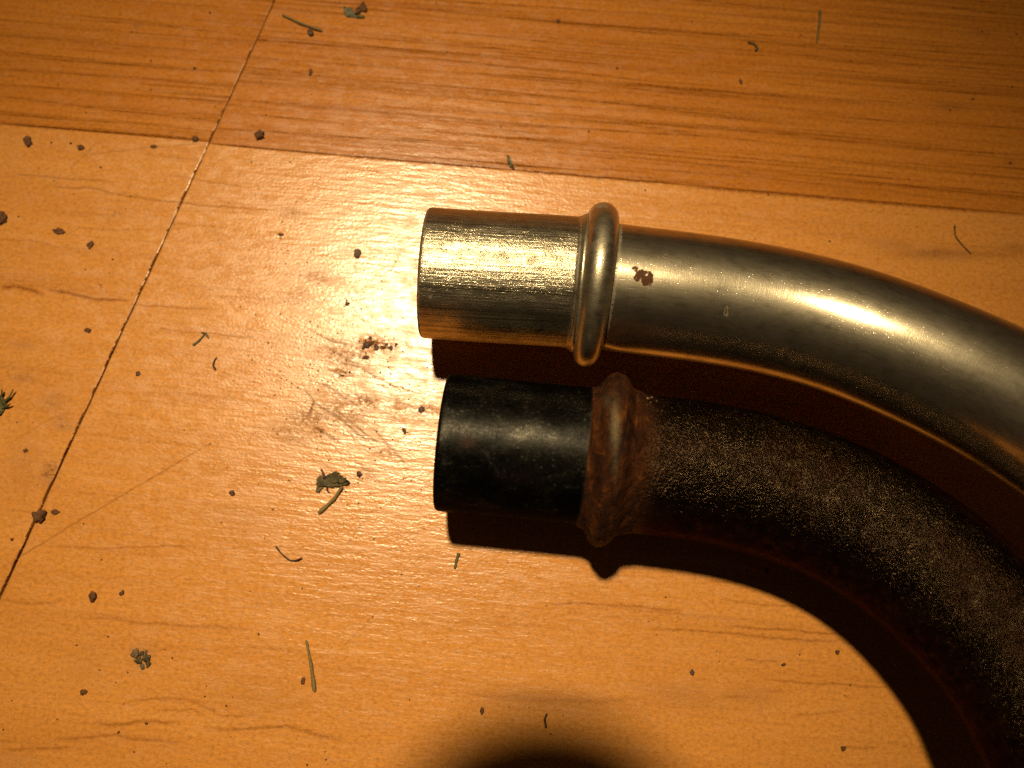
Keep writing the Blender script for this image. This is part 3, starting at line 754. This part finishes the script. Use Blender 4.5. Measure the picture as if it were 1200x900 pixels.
# dust ball smear left of the tubes
root = empty('dust_clump', floor_pt(440, 404)); tag(root, 'loose dark dust clump trailing right, left of the bright tube', 'dust')
for i, (x, y, a_, b_) in enumerate([(430, 404, 9, 8), (436, 402, 7, 5), (441, 407, 7, 6), (449, 407, 7, 4), (458, 408, 6, 5), (464, 404, 5, 4), (434, 396, 4, 4), (426, 408, 5, 4), (453, 404, 4, 3)]):
    o = crumb(x, y, a_, b_, None, i * 50, .35, M_SOIL if i % 2 else M_BROWN, 'dust_bit', None, None, rough=.6)
    o.parent = root; o.matrix_parent_inverse = INV(root)

# dust specks too small and many to count
VV, FF = [], []
bm = bmesh.new(); bmesh.ops.create_icosphere(bm, subdivisions=1, radius=1); bm.verts.ensure_lookup_table()
IV = np.array([v.co[:] for v in bm.verts]); IF = np.array([[v.index for v in f.verts] for f in bm.faces]); bm.free()
def speck(px, py, d, e=1.0, rot=0):
    p = np.array(floor_pt(px, py)); r = d * PXM * .5 * MM
    V = IV * (1 + .25 * rng.normal(size=(len(IV), 1)).clip(-1, 1)); V = V * np.array([r * e, r / e, r * .35])
    c, s_ = math.cos(rot), math.sin(rot); V = V @ np.array([[c, s_, 0], [-s_, c, 0], [0, 0, 1]])
    V[:, 2] -= V[:, 2].min()
    FF.append(IF + len(VV) * len(IV)); VV.append(V + p)
for x, y, d in [(60, 167, 5), (83, 168, 6), (45, 197, 3), (63, 212, 4), (118, 196, 5), (86, 227, 3), (153, 230, 4), (147, 245, 3), (22, 254, 5), (295, 190, 4), (340, 190, 4), (372, 176, 3), (244, 198, 3), (300, 228, 3), (268, 238, 3), (347, 236, 4), (331, 260, 4), (396, 250, 3),
                (329, 279, 4), (335, 309, 3), (360, 308, 3), (371, 337, 2), (347, 350, 3), (132, 304, 5), (128, 320, 3), (118, 334, 4), (100, 316, 4), (360, 307, 3), (404, 359, 4), (406, 352, 4), (366, 369, 3), (373, 384, 3), (390, 375, 3), (435, 395, 3), (410, 436, 5), (402, 440, 6), (322, 463, 4), (336, 445, 3), (291, 417, 3), (369, 427, 3),
                (316, 434, 4), (216, 504, 3), (339, 563, 4), (303, 567, 3), (266, 548, 3), (20, 495, 3), (38, 495, 3), (44, 568, 3), (14, 632, 7), (119, 656, 4), (98, 614, 4), (376, 506, 4), (310, 631, 3), (312, 652, 3), (354, 690, 4), (303, 743, 5), (293, 693, 3), (90, 756, 4), (127, 746, 4), (117, 785, 4), (202, 771, 4), (193, 761, 3), (150, 788, 4), (136, 800, 3),
                (265, 827, 5), (273, 817, 3), (172, 848, 6), (139, 858, 6), (145, 825, 3), (67, 843, 3), (14, 821, 3), (157, 881, 4), (4, 855, 4), (360, 896, 5), (382, 890, 4), (195, 895, 3), (242, 804, 3), (240, 816, 4), (437, 723, 3), (491, 687, 3), (480, 820, 4), (660, 838, 3), (620, 829, 3), (645, 860, 4), (640, 710, 3), (780, 700, 4), (770, 744, 3), (840, 763, 3), (843, 775, 3), (937, 767, 4), (990, 815, 3), (996, 803, 4), (560, 890, 3),
                (587, 149, 4), (690, 154, 5), (523, 106, 3), (524, 61, 4), (420, 113, 3), (402, 147, 3), (511, 4, 4), (507, 24, 3), (582, 123, 3), (532, 131, 3), (723, 80, 6), (486, 194, 3), (631, 227, 3), (756, 223, 5), (997, 71, 4), (982, 15, 3), (938, 41, 4), (811, 25, 4), (900, 228, 5), (1031, 217, 4), (1065, 210, 4), (963, 211, 3), (944, 190, 3), (866, 215, 3), (972, 283, 5), (1074, 266, 3), (1140, 116, 6), (1184, 191, 7), (1113, 129, 5), (1186, 102, 5), (1191, 40, 5), (1151, 37, 4), (885, 280, 3),
                (177, 71, 5), (228, 80, 7), (177, 105, 5), (68, 99, 4), (246, 15, 6), (155, 37, 4), (141, 17, 3), (101, 132, 4), (145, 76, 3), (306, 95, 3), (365, 16, 3), (365, 111, 3), (312, 135, 4), (252, 125, 4)]:
    speck(x, y, d * .64, random.uniform(.8, 1.3), random.uniform(0, 3))
for i in range(380):
    if i < 330: x, y = random.gauss(410, 70), random.gauss(450, 85)
    else: x, y = random.uniform(0, 1200), random.uniform(0, 900)
    speck(x, y, random.uniform(.8, 2.0) if i > 330 else random.uniform(.8, 2.6), random.uniform(.7, 1.5), random.uniform(0, 3))
me = mesh_np('dust_specks', np.vstack(VV), np.vstack(FF))
tag(link('dust_specks', me, M_SOIL), 'fine brown dust specks scattered over the laminate floor', 'dust', None, 'stuff')

# ------------------------------------------------------------------ the compact camera that takes the picture (an added off-axis disc throws its round shadow at the bottom edge)
gb = N('camera_black_plastic'); M_CAM = gb.set(Base_Color=(.03, .03, .032), Roughness=.5)
gg = N('camera_lens_glass'); M_GLASS = gg.set(Base_Color=(.01, .01, .015), Roughness=.05)
croot = empty('compact_camera', CAM); croot.rotation_euler = (TH, 0, 0)
tag(croot, 'black compact camera held above the floor, its round shadow at the bottom edge', 'camera')
def lathe(name, prof, mat):
    seg = 64; an = np.arange(seg) * 2 * math.pi / seg; pr = np.array(prof)
    V = np.stack([pr[:, 0:1] * np.cos(an), pr[:, 0:1] * np.sin(an), np.repeat(pr[:, 1:2], seg, 1)], -1)
    n = len(pr); idx = np.arange(n * seg).reshape(n, seg); nx = np.roll(idx, -1, 1)
    q = np.stack([idx[:-1], idx[1:], nx[1:], nx[:-1]], -1).reshape(-1, 4)
    o = link(name, mesh_np(name, V.reshape(-1, 3) * MM, q), mat, croot); return o
lathe('lens_barrel', [(9, 5), (10, 1.2), (13, 1.0), (13.6, 1.8), (13.6, 12), (14, 16)], M_CAM)
lb = lathe('shadow_disc', [(.01, 2.6), (20, 2.6), (25.5, 3.0), (27.5, 4.4), (28, 7), (28, 30), (26, 34), (.01, 34)], M_CAM)  # unseen added disc, sized and set off the lens axis to shape the shadow
lb.location = (-.0165, .0200, 0)
lathe('lens_glass', [(.01, 3.6), (5, 4.1), (9.2, 5.2)], M_GLASS)
bm = bmesh.new(); bmesh.ops.create_cube(bm, size=1)
for v in bm.verts: v.co = Vector((v.co.x * .096, v.co.y * .052 - .006, v.co.z * .024 + .046))
bmesh.ops.bevel(bm, geom=bm.edges[:], offset=.007, segments=4, profile=.5, affect='EDGES')
me = bpy.data.meshes.new('body'); bm.to_mesh(me); bm.free()
link('body', me, M_CAM, croot)
